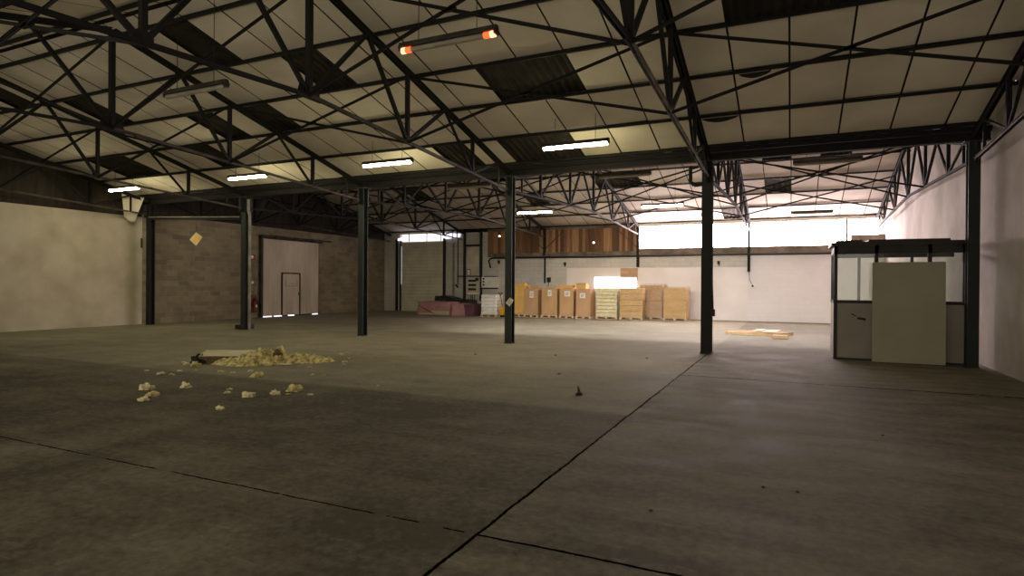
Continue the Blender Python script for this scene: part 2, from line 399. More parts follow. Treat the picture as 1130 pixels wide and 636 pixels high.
# left gable wall: whitewashed in front of the posts, bare blocks behind them, with the sliding door opening
def gable(y0, y1, z0, zf, hole=None, top=None):
    """upright wall strips in the plane of the left gable, from z0 to top or to the roof"""
    mb = MB(); ys = sorted({y0, y1, *(hole[:2] if hole else ()), *[y for y in (RN, RF) if y0 < y < y1]})
    for a, b in zip(ys, ys[1:]):
        zz = hole[2] if hole and hole[0] <= a and b <= hole[1] else z0
        mb.prism([(a, zz), (b, zz), (b, top or zf(b)+.1), (a, top or zf(a)+.1)], 'X', XL-.2, XL)
    return mb
struct(gable(-3, 15.0, 0, zc_near, None, 4.12).build('wall_left', M['white_wall']))
struct(gable(15.0, YF+.2, 0, zc_far, (20.75, 24.5, 3.72), 4.28).build('wall_left', M['blocks']))
struct(gable(-3, 15.0, 4.12, zc_near).build('wall_left', M['cladding'])); struct(gable(15.0, YF+.2, 4.28, zc_far).build('wall_left', M['cladding']))
# right wall
mb = MB()
for a, b, zf in ((-3, RN, zc_near), (RN, YV, zc_near), (YV, RF, zc_far), (RF, YF+.2, zc_far)):
    mb.prism([(a, 0), (b, 0), (b, zf(b)+.1), (a, zf(a)+.1)], 'X', XR, XR+.2)
struct(mb.build('wall_right', M['right_wall']))
# far wall: painted blocks below, ledge, planks and glazing above
mb = MB()
mb.rng(-15.6, XR, YF, YF+.2, 0, 3.2); mb.rng(XL, -21.55, YF, YF+.2, 0, 5.0); mb.rng(-18.35, -15.6, YF, YF+.2, 0, 5.0)
mb.rng(-21.55, -18.35, YF, YF+.2, 4.62, 5.0); mb.rng(-17.6, -15.6, YF, YF+.2, 4.6, 5.0)
struct(mb.build('wall_back', M['blocks_back']))
struct(MB().rng(-10.84, -1.9, YF-.035, YF, 0, 2.52).build('trim_1', M['lining2']))
struct(MB().rng(-1.9, XR, YF-.02, YF, 0, 3.06).build('trim_2', M['lining']))
struct(MB().rng(-7.95, -7.06, YF-.05, YF-.03, 1.9, 2.5).build('trim_3', M['patch']))
struct(MB().rng(-15.5, XR, YF-.16, YF+.2, 3.16, 3.36).rng(-7.05, XR, YF-.10, YF+.2, 3.36, 3.48).build('trim_4', M['ledge']))
# plank infill
mb = MB(); x = -15.55; rnd = random.Random(3)
while x < -7.1:
    w = rnd.uniform(.13, .2); x2 = min(x+w, -7.06); y = YF-.02+rnd.uniform(-.008, .008)
    mb.rng(x, x2-.008, y, y+.03, 3.36+rnd.uniform(0, .02), 4.62); x = x2
mb.rng(-15.6, -7.05, YF+.03, YF+.2, 3.2, 4.8)
mb.k = 1
for hx, hz in ((-14.84, 4.33), (-9.38, 3.84)): mb.tube((hx, YF-.045, hz), (hx, YF-.03, hz), .045, 12)
struct(mb.build('wall_back', [M['planks'], M['hole']]))
struct(MB().rng(-15.6, -7.05, YF-.04, YF+.2, 4.58, 5.0).build('trim_5', M['ledge']))
# clerestory glazing
w1 = struct(MB().rng(-7.05, XR-.2, YF+.10, YF+.12, 3.48, 4.6).build('window_1', M['sky']))
mb = MB()
for x in (2.15,): mb.rng(x-.04, x+.04, YF+.0, YF+.06, 3.46, 4.6)
mb.build('window_frame', M['ledge'], w1)
mb = MB()
for x in (-6.2, -5.6, -5.25, -4.4, -3.3, -.35, .5, 1.3): mb.rng(x-.008, x+.008, YF+.06, YF+.075, 3.48, 4.6)
mb.build('glazing_bar', M['tie'], w1)
struct(MB().rng(-7.05, XR, YF+.02, YF+.2, 4.6, 5.0).build('trim_7', M['panel']))
struct(MB().rng(2.3, XR, YF-.06, YF+.2, 3.48, 3.9).build('trim_6', M['ledge']))
# low bright opening behind the pallets
w2 = struct(MB().rng(-9.3, -7.15, YF-.055, YF-.05, 1.5, 2.02).build('window_2', M['sky2']))

# ------------------------------------------------------------------ sliding door in the left wall
d1 = struct(bpy.data.objects.new('door_1', None)); COL.objects.link(d1); d1.location = (XL, 22.65, 0)
mb = MB(); n = 152; vs = []
for i in range(n+1):
    y = -1.92+3.66*i/n; t = (y/.17) % 1; d = .022 if t < .3 else (.022*(1-(t-.3)/.12) if t < .42 else (0 if t < .88 else .022*(t-.88)/.12))
    vs += [(.10+d, y, .06), (.10+d, y, 3.72)]
mb.add(vs, [(2*i, 2*i+2, 2*i+3, 2*i+1) for i in range(n)])
mb.build('door_leaf', M['door'], d1)
mb = MB(); mb.rng(.0, .14, -2.04, -1.93, 0, 3.86); mb.rng(.0, .17, -2.04, 2.0, 3.74, 3.82); mb.rng(.02, .12, 1.74, 1.78, 0, 3.74)
mb.build('door_frame', M['door_f'], d1)
mb = MB(); mb.tube((.2, -2.1, 3.86), (.2, 2.6, 3.86), .035)
tr = mb.build('door_track', M['tie'], d1)
for y in (-1.2, 0, 1.2):
    MB().rng(.12, .24, y-.06, y+.06, 3.72, 3.9).build('roller_hanger', M['door_f'], d1)
mb = MB(); n = 24
vs = []
for i in range(n+1):
    y = -.76+1.14*i/n; d = .012 if (i//2) % 2 else 0
    vs += [(.138+d, y, .06), (.138+d, y, 2.08)]
mb.add(vs, [(2*i, 2*i+2, 2*i+3, 2*i+1) for i in range(n)])
wk = mb.build('wicket_door', M['door'], d1)
mb = MB(); mb.rng(.12, .165, -.80, -.745, .05, 2.12); mb.rng(.12, .165, .365, .42, .05, 2.12); mb.rng(.12, .165, -.80, .42, 2.08, 2.14)
mb.build('wicket_frame', M['door_f'], wk)
mb = MB(); mb.rng(.15, .158, -.55, .2, 1.48, 1.76)
pl = mb.build('notice_plate', M['door'], wk)
mb = MB(); mb.rng(.156, .162, -.55, .2, 1.475, 1.49); mb.rng(.156, .162, -.56, -.545, 1.48, 1.76); mb.rng(.156, .162, .195, .21, 1.48, 1.76)
for i in range(7):
    y = -.36+.06*i; mb.bar((.163, y, 1.60+.02*math.sin(i*1.1)), (.163, y+.055, 1.60+.02*math.sin((i+1)*1.1)), .02, .008)
mb.build('plate_border', M['door_f'], wk)
MB().tube((.18, .28, 1.02), (.18, .28, 1.16), .015).build('door_handle', M['black'], wk)
mb = MB()
for a, b in ((-1.85, -1.35), (-1.2, -.72), (-.3, .1), (1.35, 1.75)): mb.rng(.06, .09, a, b, .0, .05)
mb.build('daylight_gap', M['sky3'], d1)
MB().rng(-.19, -.16, -1.95, 1.95, 0, 3.75).build('door_backing', M['black'], d1)

# roller shutter in the far wall with the daylight strip over it
d2 = struct(bpy.data.objects.new('door_2', None)); COL.objects.link(d2); d2.location = (-19.95, YF, 0)
mb = MB(); n = 42; vs = []
for i in range(n+1):
    z = .0+4.16*i/n; d = -.015 if i % 2 else .0
    vs += [(-1.5, -.02+d, z), (1.55, -.02+d, z)]
mb.add(vs, [(2*i, 2*i+1, 2*i+3, 2*i+2) for i in range(n)]); mb.build('shutter_curtain', M['shutter'], d2)
mb = MB(); mb.rng(-1.84, -1.74, -.14, .1, 0, 4.35); mb.rng(-1.55, -1.48, -.12, .1, 0, 4.25); mb.rng(1.5, 1.62, -.14, .1, 0, 4.3); mb.build('guide_rail', M['black'], d2)
MB().rng(-1.48, -1.46, -.06, -.03, 1.6, 3.9).build('daylight_gap', M['sky4'], d2)
mb = MB()
pts = [(-1.85, 4.26), (-1.4, 4.2), (1.2, 4.22), (2.55, 4.36), (2.62, 4.52), (2.0, 4.58), (.2, 4.56), (-1.2, 4.47), (-1.75, 4.36)]
mb.prism(pts, 'Y', -.06, -.03); mb.build('transom_pane', M['sky3'], d2)
mb = MB()
for x in (-.9, .35, 1.3, 2.1): mb.rng(x-.02, x+.02, -.09, -.06, 4.16, 4.66)
mb.build('transom_bar', M['steel'], d2)

# ------------------------------------------------------------------ posts
mb = MB(); mb.ibeam((0, 0, 0), (0, 0, 4.58), .2, .22, .016)
def make_post(x, label, m, s=.21, zt=4.58, pad=False):
    t = thing('steel_post', (x, YV, 0), label, 'post', 'row of steel posts under the roof valley')
    b = MB(); b.box((0, 0, zt/2), (s*.12, s, zt)); b.box((0, -s/2, zt/2), (s, .02, zt)); b.box((0, s/2, zt/2), (s, .02, zt)); b.build('shaft', m, t)
    MB().box((0, 0, .01), (s*1.15, s*1.15, .02)).build('base_plate', m, t)
    b = MB(); b.box((0, 0, zt-.01), (s*1.7, s*1.4, .02)); b.box((0, -s*.9, zt-.28), (.02, s*.9, .5)); b.box((0, s*.9, zt-.28), (.02, s*.9, .5)); b.build('head_bracket', m, t)
    return t
lab = ['dark steel post against the left wall where white paint meets bare blocks', 'dark green post beside a pale downpipe at the end of the portal rail',
       'dark green post standing between the sliding door and the roller shutter', 'dark post with a white paper notice taped on it, before the pallets',
       'thick black post nearest the glazed booth, small switch box on its side', 'steel post rising behind the booth against the right wall']
for i, (x, l) in enumerate(zip(POSTS, lab)):
    make_post(x, l, M['post_b'] if i in (0, 4) else M['post'], .24 if i == 4 else .2)
tag(MB().rng(-17.36, -17.03, YV-.26, YV-.21, .02, .17).rng(-17.36, -17.03, YV+.21, YV+.26, .02, .17).rng(-17.36, -17.32, YV-.21, YV+.21, .02, .17).rng(-17.06, -17.02, YV-.21, YV+.21, .02, .17).build('post_guard', M['black']), 'low black guard block around the foot of the post beside the downpipe', 'guard')
# switch box with its cable on the nearest post
t = thing('switch_box', (-1.69, YV-.12, .98), 'small dark switch box with cable on the side of the black post near booth', 'switch box')
MB().box((0, 0, 0), (.08, .1, .16)).build('box', M['black'], t, bevel=.008)
MB().path([(0, 0, .08), (-.02, 0, .6), (-.03, 0, 1.05), (-.04, 0, 1.7)], .013, 6).build('cable', M['black'], t)
# hoop bracket near the post head
tag(MB().path([(-2.25, YV-.02, 4.5), (-2.25, YV-.02, 4.12), (-2.16, YV-.02, 4.03), (-1.92, YV-.02, 4.05)], .045, 8).build('pipe_bracket', M['steel_g']),
    'dark bent pipe bracket beside the head of the black post near booth', 'bracket')
# valley beam
t = thing('valley_beam', (0, YV, 4.67), 'long dark steel beam on top of the row of posts along the roof valley', 'beam')
MB().ibeam((XL+.02, 0, 0), (XR-.02, 0, 0), .16, .18).build('girder', M['beam'], t)
mb = MB(); mb.prism([(-.13, .17), (-.09, .10), (.09, .10), (.13, .17), (.13, .185), (.08, .12), (-.08, .12), (-.13, .185)], 'X', XL+.02, XR-.02); mb.build('valley_gutter', M['steel'], t)
# portal rail between the wall post and the next one
t = thing('portal_rail', (-19.68, YV, 3.92), 'green grey horizontal rail between the two leftmost posts holding the diamond sign', 'rail')
MB().bar((-2.4, -.1, .13), (2.4, -.1, -.06), .1, .12).build('rail', M['steel_g'], t)
MB().bar((-2.4, -.16, .16), (2.4, -.16, -.03), .03, .03).build('conduit', M['galv'], t)
tag(MB().path([(-16.95, YV-.02, .02), (-16.95, YV-.02, 3.95), (-17.02, YV-.02, 4.1), (-17.02, YV-.02, 4.5)], .05, 10).build('downpipe', M['galv'], smooth=False),
    'pale grey downpipe beside the dark green post with the guard block', 'pipe')
# diamond warning sign hanging from the rail
t = thing('warning_sign', (-19.55, YV-.08, 3.19), 'pale yellow diamond shaped sign hanging below the portal rail', 'sign')
mb = MB(); mb.prism([(0, .235), (.31, .06), (0, -.235), (-.33, -.01)], 'Y', -.006, .006); sg = mb.build('sign_plate', M['sign'], t)
mb = MB()
for a, b in (((0, .235), (.31, .06)), ((.31, .06), (0, -.235)), ((0, -.235), (-.33, -.01)), ((-.33, -.01), (0, .235))): mb.bar((a[0], -.01, a[1]), (b[0], -.01, b[1]), .006, .022)
mb.build('border', M['facing'], sg)
mb = MB(); mb.tube((.03, -.008, .03), (.03, -.014, .03), .11, 14); mb.tube((.14, -.008, -.02), (.14, -.014, -.02), .06, 10); mb.build('symbol', M['sign_o'], sg)
MB().bar((0, 0, .235), (0, 0, .66), .006, .006).build('hanger_wire', M['black'], t)

# ------------------------------------------------------------------ trusses
def make_truss(label, x, yr, half, zr, slope, zb0, sb, tiem, dark_from=0):
    t = thing('roof_truss', (x, yr, 0), label, 'roof truss', 'steel trusses under the roof')
    zt = lambda d: zr - slope*d
    zb = lambda d: zb0 - sb*d
    for s in (-1, 1):
        MB().angle((-.03, s*.02, zt(0)), (-.03, s*half, zt(half)), .09, .014).angle((.03, s*.02, zt(0)), (.03, s*half, zt(half)), .09, .014).build('top_chord', M['steel'], t)
        MB().angle((-.026, 0, zb(0)), (-.026, s*(half-.1), zb(half)), .045, .01).angle((.026, 0, zb(0)), (.026, s*(half-.1), zb(half)), .045, .01).build('bottom_chord', tiem if s > 0 else M['steel'], t)  # front half in dark steel, painting its backlit shade
        for d in (2.72, 5.44, 6.85):
            w = .075 if d < 6 else .05
            MB().bar((0, s*d, zb(d)), (0, s*d, zt(d)), w, w).build('vertical', M['steel'], t)
        for a, ta, b, tb in ((0, 0, 1.45, 1), (1.45, 1, 2.72, 0), (2.72, 0, 4.15, 1), (4.15, 1, 5.44, 0), (5.44, 0, 6.85, 1)):
            w = .065 if a < 4 else .05
            MB().bar((0, s*a, zt(a) if ta else zb(a)), (0, s*b, zt(b) if tb else zb(b)), w, w).build('diagonal', M['steel'], t)
    MB().bar((0, 0, zb(0)), (0, 0, zt(0)), .09, .09).build('king_post', M['steel_g'], t)
    MB().prism([(-.26, zb(0)-.06), (.26, zb(0)-.06), (.2, zb(0)+.14), (-.2, zb(0)+.14)], 'X', -.012, .012).build('gusset_plate', M['steel_g'], t)
    for s in (-1, 1):
        for d, z, w, h in ((1.45, zt(1.45)-.05, .24, .14), (2.72, zb(2.72)+.03, .26, .13), (5.44, zb(5.44)+.03, .22, .11)):
            MB().box((0, s*d, z), (.02, w, h)).build('gusset_plate', M['steel_g'], t)
    return t
pn = ['against the left wall', 'over the post beside the downpipe', 'over the post between sliding door and shutter', 'over the post with the paper notice', 'over the black post near the booth', 'over the booth at the right wall']
tn = make_truss('near roof truss '+pn[0], POSTS[0], RN, 7.55, 6.52, .2475, 4.62, .058, M['tie'])
tf = make_truss('far roof truss starting '+pn[0], POSTS[0], RF, 7.5, 6.30, .232, 4.5, .04, M['tie'])
for x, s in list(zip(POSTS, pn))[1:]:
    dup(tn, (x, RN, 0), 'near roof truss '+s); dup(tf, (x, RF, 0), 'far roof truss reaching back from '+s[5:] if s.startswith('over') else 'far roof truss')
for o in list(COL.objects):
    if o.name.startswith('bottom_chord') and o.parent and abs(o.parent.location.x+1.85) < .01 and o.parent.location.y < YV and M['tie'].name in [m.name for m in o.data.materials]:
        o.data = o.data.copy(); o.data.materials[0] = M['tie_p']; o['label'] = 'paler lilac grey bottom chord, light partly painted in'  # pale tie colour, lightened further for the light on this chord
# crossed bracing bars between neighbouring trusses
bn = ['from left wall to downpipe post', 'from downpipe post to next post', 'from door-side post to notice post', 'from notice post to black post', 'from black post to right wall']
def make_brace(x0, x1, y, zb, zt, label):
    t = thing('cross_brace', ((x0+x1)/2, y, 0), label, 'brace', 'crossed bars between roof trusses')
    h = (x1-x0)/2-.03
    MB().angle((-h, 0, zb), (h, 0, zt), .045, .01).build('brace_bar', M['steel'], t)
    MB().angle((-h, .05, zt), (h, .05, zb), .045, .01).build('brace_bar', M['steel'], t)
    MB().box((0, .025, (zb+zt)/2), (.18, .06, .05)).build('joint_plate', M['steel_g'], t)
    return t
for i in range(5):
    a, b = POSTS[i], POSTS[i+1]
    for nm, y, zb, zt in (('at the near ridge', RN, 4.62, 6.42), ('behind the near ridge', RN+2.72, 4.46, 5.78), ('in front of the near ridge', RN-2.72, 4.46, 5.78),
                          ('at the far ridge', RF, 4.5, 6.2), ('in front of the far ridge', RF-2.72, 4.4, 5.6), ('behind the far ridge', RF+2.72, 4.4, 5.6)):
        if nm == 'in front of the near ridge' and i in (3, 4): continue
        make_brace(a, b, y, zb, zt, 'crossed bars '+nm+', '+bn[i])
# purlins
def purlin(y, zf, label):
    t = tag(MB().rng(XL+.02, XR-.02, y-.028, y+.028, zf(y)-.075, zf(y)-.018).build('purlin', M['steel']), label, 'purlin', 'purlins under the ceiling boards')
    return t
nth = ['lowest', 'second', 'third', 'fourth', 'fifth', 'sixth']
for k, y in enumerate(reversed(RowsN[1:])): purlin(y, zc_near, nth[k]+' thin dark purlin up from the valley beam, on the near roof slope')
for k, y in enumerate(RowsM[1:4]): purlin(y, zc_near, nth[k].replace('lowest', 'first')+' thin dark purlin past the near ridge on the front slope')
for k, y in enumerate(reversed(RowsF[1:-1])): purlin(y, zc_far, nth[k]+' thin dark purlin up from the far wall, on the far roof slope')
# loose strips of torn cover bulging under the purlins
for x, y, l, z0, s in ((-.66, 11.93, .55, zc_near, 'longest lens shaped dark strip hanging under a purlin above the black post'), (-1.42, 13.4, .75, zc_near, 'fat dark torn strip sagging under the purlin just right of the black post'),
                       (-.72, 14.78, .4, zc_near, 'small dark sagging strip just above the valley beam right of the black post')):
    mb = MB(); vs = []; n = 10
    for i in range(n+1):
        u = i/n; h = .11*math.sin(math.pi*u)**.7; zz = z0(y)-.1
        vs += [(x-l/2+l*u, y-.02, zz), (x-l/2+l*u, y-.05, zz-h), (x-l/2+l*u, y+.03, zz-h*.7)]
    fs = []
    for i in range(n):
        a = 3*i
        for p in range(3): q = (p+1) % 3; fs.append((a+p, a+q, a+3+q, a+3+p))
    mb.add(vs, fs); tag(mb.build('torn_strip', M['stub'], smooth=True), s, 'torn strip')

# ------------------------------------------------------------------ strip lights
def make_lamp(label, state, x, y, z, zroof, L=1.58):
    t = thing('strip_light', (x, y, z), label, 'strip light', 'hanging fluorescent strip lights')
    b = MB(); b.prism([(-.07, -.03), (-.045, -.012), (.045, -.012), (.07, -.03), (.072, -.02), (.05, .005), (.035, .055), (-.035, .055), (-.05, .005), (-.072, -.02)], 'X', -L/2, L/2)
    b.build('housing', M['housing'], t)
    for s in (-1, 1):
        MB().box((s*(L/2-.02), 0, -.045), (.03, .11, .05)).build('end_cap', M['housing'], t)
        MB().tube((s*L*.3, 0, .05), (s*L*.3, 0, zroof-z), .006, 6).build('hanging_wire', M['black'], t)
    tm = {'on': M['tube'], 'off': M['tube_off'], 'red': M['tube_off']}[state]
    MB().tube((-L/2+.04, 0, -.058), (L/2-.04, 0, -.058), .04, 12).build('tube', tm, t, smooth=False)
    if state == 'red':
        for s in (-1, 1):
            e = MB().tube((s*(L/2-.03), 0, -.058), (s*(L/2-.10), 0, -.058), .043, 12).build('glowing_tube_end', M['tube_red'], t)
            MB().tube((s*(L/2-.10), 0, -.058), (s*(L/2-.2), 0, -.058), .0425, 12).build('glow_fade', M['tube_red2'], e)
    return t
lamps = [
 (-20.4, 12.85, 4.79, 'on', 'lit strip light hanging at far left, nearest the white left wall'),
 (-14.65, 12.85, 4.79, 'on', 'lit strip light hanging between the downpipe post and the next post'),
 (-9.6, 12.85, 4.79, 'on', 'lit strip light hanging in the near roof left of the paper notice post'),
 (-4.45, 12.85, 4.79, 'on', 'lit strip light hanging between the paper notice post and the black post'),
 (-4.43, 7.29, 5.06, 'red', 'strip light with only glowing red ends, hanging at the near ridge'),
 (-9.6, 7.29, 5.04, 'off', 'unlit dark strip light hanging at the near ridge on the left'),
 (-9.58, RF+.1, 4.64, 'on', 'lit strip light in the far roof in front of the wood planks'),
 (-4.43, RF+.1, 4.65, 'on', 'lit strip light in the far roof in front of the bright window band'),
 (.73, 28.4, 4.79, 'off', 'small unlit strip light hanging right in front of the bright window band'),
 (-4.45, 17.2, 4.84, 'off', 'unlit dark strip light just behind the valley beam left of the black post'),
 (.775, 17.3, 4.84, 'off', 'unlit dark strip light just behind the valley beam right of the black post'),
 (-9.6, 17.25, 4.84, 'off', 'unlit dark strip light behind the valley beam beside the paper notice post'),
]
for x, y, z, st, l in lamps: make_lamp(l, st, x, y, z, (zc_near(y) if y < 15 else zc_far(y)))

# ------------------------------------------------------------------ far wall fittings
tag(MB().path([(-15.3, YF-.2, 2.55), (-15.42, YF-.2, 2.95), (-15.3, YF-.2, 3.08), (-15.0, YF-.2, 3.11), (-9.0, YF-.2, 3.09), (-4, YF-.2, 3.12), (2.0, YF-.2, 3.11), (XR-.05, YF-.2, 3.12)], .045, 8).build('wall_pipe', M['black']),
    'long thin black pipe running under the ledge across the whole far wall', 'pipe')
def stanchion(x, label, zb):
    t = thing('wall_stanchion', (x, YF-.12, 0), label, 'stanchion', 'steel stanchions on the far wall')
    MB().rng(-.06, .06, -.05, .08, zb, 4.62).build('shaft', M['steel'], t)
    for s in (-1, 1): MB().bar((0, -.02, 3.5), (s*1.0, -.02, 4.42), .035, .035).build('knee_brace', M['tie'], t)
stanchion(-12.1, 'dark stanchion on the far wall amid the wood planks, with two slanted braces', 3.2)
stanchion(-7.05, 'dark stanchion on the far wall where the planks meet the bright window', 2.55)
stanchion(-1.85, 'stanchion on the far wall crossing the bright window right of the black post', 2.3)
tag(MB().rng(-12.13, -12.05, YF-.1, YF-.03, 1.72, 3.2).build('cable_duct', M['black']), 'thin vertical black duct on the far wall above the labelled pallet boxes', 'duct')
t = thing('junction_box', (-11.86, YF-.06, 1.9), 'small dark junction box on the far wall beside the vertical black duct', 'junction box')
MB().box((0, 0, 0), (.2, .1, .26)).build('box', M['stub'], t, bevel=.01); MB().tube((-.02, 0, -.13), (-.02, 0, -.35), .015, 6).build('cable', M['black'], t)
t = thing('wall_socket', (-1.64, YF-.06, 1.64), 'small socket box at the end of a thin cable on the white far wall', 'socket')
MB().box((0, 0, 0), (.22, .08, .16)).build('box', M['white'], t, bevel=.01); MB().box((-.04, -.045, 0), (.08, .02, .1)).build('cover', M['stub'], t)
MB().path([(-.08, 0, .08), (-.18, 0, .3), (-.2, 0, .68)], .012, 6).build('cable', M['stub'], t)
for x, z, l in ((-10.95, 2.75, 'small dark hook high on the grey far wall left of the white board'), (-3.2, 2.74, 'small dark bracket high on the far wall right of the exposed blocks'), (-14.86, 2.9, 'small dark bracket on the far wall above the white fuse box')):
    tag(MB().box((x, YF-.06, z), (.1, .12, .16)).box((x+.03, YF-.1, z-.1), (.04, .04, .12)).build('wall_hook', M['stub']), l, 'hook')
# electrical corner right of the shutter
tag(MB().path([(-17.75, YF-.1, .9), (-17.75, YF-.1, 4.0)], .06, 10).build('wall_pipe', M['galv']), 'thick pale grey vertical pipe right beside the roller shutter', 'pipe')
tag(MB().path([(-17.46, YF-.1, 1.6), (-17.46, YF-.1, 4.3)], .03, 8).path([(-17.6, YF-.1, 1.6), (-17.44, YF-.1, 1.45)], .05, 8).build('wall_pipe', M['black']), 'thin black vertical pipe ending above the black tarp', 'pipe')
def pole(x, z0, z1, label): tag(MB().rng(x-.06, x+.06, YF-.14, YF-.02, z0, z1).build('wall_post', M['black']), label, 'post', 'black posts on the far wall by the fuse boxes')
pole(-17.03, 0, 4.9, 'black post on the far wall left of the grey fuse cabinet'); pole(-15.97, .7, 5.0, 'black post on the far wall between the two fuse boxes')
tag(MB().rng(-17.0, -16.0, YF-.12, YF-.02, 3.78, 3.9).build('wall_rail', M['black']), 'short black rail joining the two black wall posts near the top', 'rail')
tag(MB().rng(-17.5, -16.0, YF-.10, YF-.03, 2.06, 2.12).build('cable_tray', M['black']), 'thin black tray above the grey fuse cabinet', 'tray')
tag(MB().rng(-16.85, -16.1, YF-.06, YF-.01, 2.15, 3.7).build('wall_panel', M['cab']), 'tall pale grey wall panel above the grey fuse cabinet', 'panel')
t = thing('red_frame_sign', (-16.76, YF-.08, 2.33), 'small red framed sign on the pale wall panel above the fuse cabinet', 'sign')
MB().box((0, 0, 0), (.24, .015, .3)).build('plate', M['white'], t)
mb = MB(); mb.box((-.11, -.01, 0), (.045, .02, .34)); mb.box((.11, -.01, 0), (.045, .02, .34)); mb.box((0, -.01, .15), (.24, .02, .045)); mb.build('border', M['red'], t)
t = thing('fuse_cabinet', (-16.38, YF-.14, 1.53), 'grey fuse cabinet with rows of dark switches, on the wall behind the plum cover', 'fuse cabinet')
MB().box((0, 0, 0), (.78, .24, 1.0)).build('cabinet', M['cab'], t, bevel=.01)
for k in range(3): MB().box((-.05, -.125, .3-.24*k), (.5, .02, .12)).build('switch_row', M['stub'], t)
MB().box((.25, -.13, .38), (.2, .03, .16)).build('meter', M['stub'], t); MB().box((0, -.12, -.42), (.72, .02, .1)).build('base_strip', M['sacks'], t)
mb = MB()
for x in (-.2, -.1, .05): mb.tube((x, 0, -.5), (x, 0, -1.2), .02, 6)
mb.build('cable', M['black'], t)
t = thing('fuse_box', (-15.36, YF-.12, 1.75), 'wide white fuse box with a dark switch column, above the white sack stack', 'fuse box')
MB().box((0, 0, 0), (1.0, .2, .6)).build('box', M['white'], t, bevel=.01)
for k in range(3): MB().box((-.36, -.11, .2-.17*k), (.1, .03, .09)).build('switch', M['stub'], t)
mb = MB(); mb.box((0.05, .02, .33), (.8, .14, .05)); mb.box((0, .02, -.33), (.9, .14, .06)); mb.build('rail', M['black'], t)
# left wall fittings
t = thing('fire_extinguisher', (XL+.13, 20.26, .25), 'red fire extinguisher hung on the block wall left of the sliding door', 'fire extinguisher')
mb = MB(); mb.tube((0, 0, 0), (0, 0, .5), .1, 14); mb.tube((0, 0, .5), (0, 0, .58), .1, 14, .04); mb.build('cylinder', M['red_d'], t, smooth=False)
MB().tube((0, 0, .58), (0, 0, .66), .025, 8).box((.0, .05, .67), (.03, .16, .03)).build('valve', M['black'], t)
MB().path([(0, .03, .63), (0, .16, .55), (0, .16, .2)], .014, 6).build('hose', M['black'], t); MB().box((.1, 0, .3), (.012, .1, .12)).build('label_patch', M['paper'], t)
MB().box((-.1, 0, .55), (.03, .34, .55)).build('back_board', M['red_d'], t)
t = thing('fire_alarm', (XL+.06, 20.15, 2.82), 'small red and white fire alarm high on the block wall above extinguisher', 'fire alarm')
MB().box((0, .07, 0), (.1, .2, .22)).build('housing', M['red'], t, bevel=.01); MB().tube((.03, -.07, 0), (.09, -.07, 0), .08, 12).build('sounder', M['white'], t)
tag(MB().box((XL+.03, 20.2, 1.65), (.05, .08, .12)).build('wall_switch', M['white']), 'small white switch on the block wall between fire alarm and extinguisher', 'switch')
tag(MB().path([(XL+.05, 14.95, 3.3), (XL+.05, 14.95, 3.0), (XL+.12, 14.9, 2.95)], .03, 6).build('wall_hook', M['black']), 'small black hook on the left wall beside the wall post', 'hook')
# torn insulation sheet hanging by the left wall
mb = MB(); vs = []; n = 8
for j in range(n+1):
    for i in range(5):
        u, v = i/4, j/n; vs.append((-22.45+.35*u*(1-v), 14.05+.62*u*(1-.35*v)+.1*v, 4.95-.95*v-.12*u+.05*math.sin(5*u+2*v)))
mb.add(vs, [(j*5+i, j*5+i+1, (j+1)*5+i+1, (j+1)*5+i) for j in range(n) for i in range(4)])
tag(mb.build('hanging_sheet', M['panel'], smooth=True), 'torn beige sheet drooping from the ceiling beside the white left wall', 'sheet')

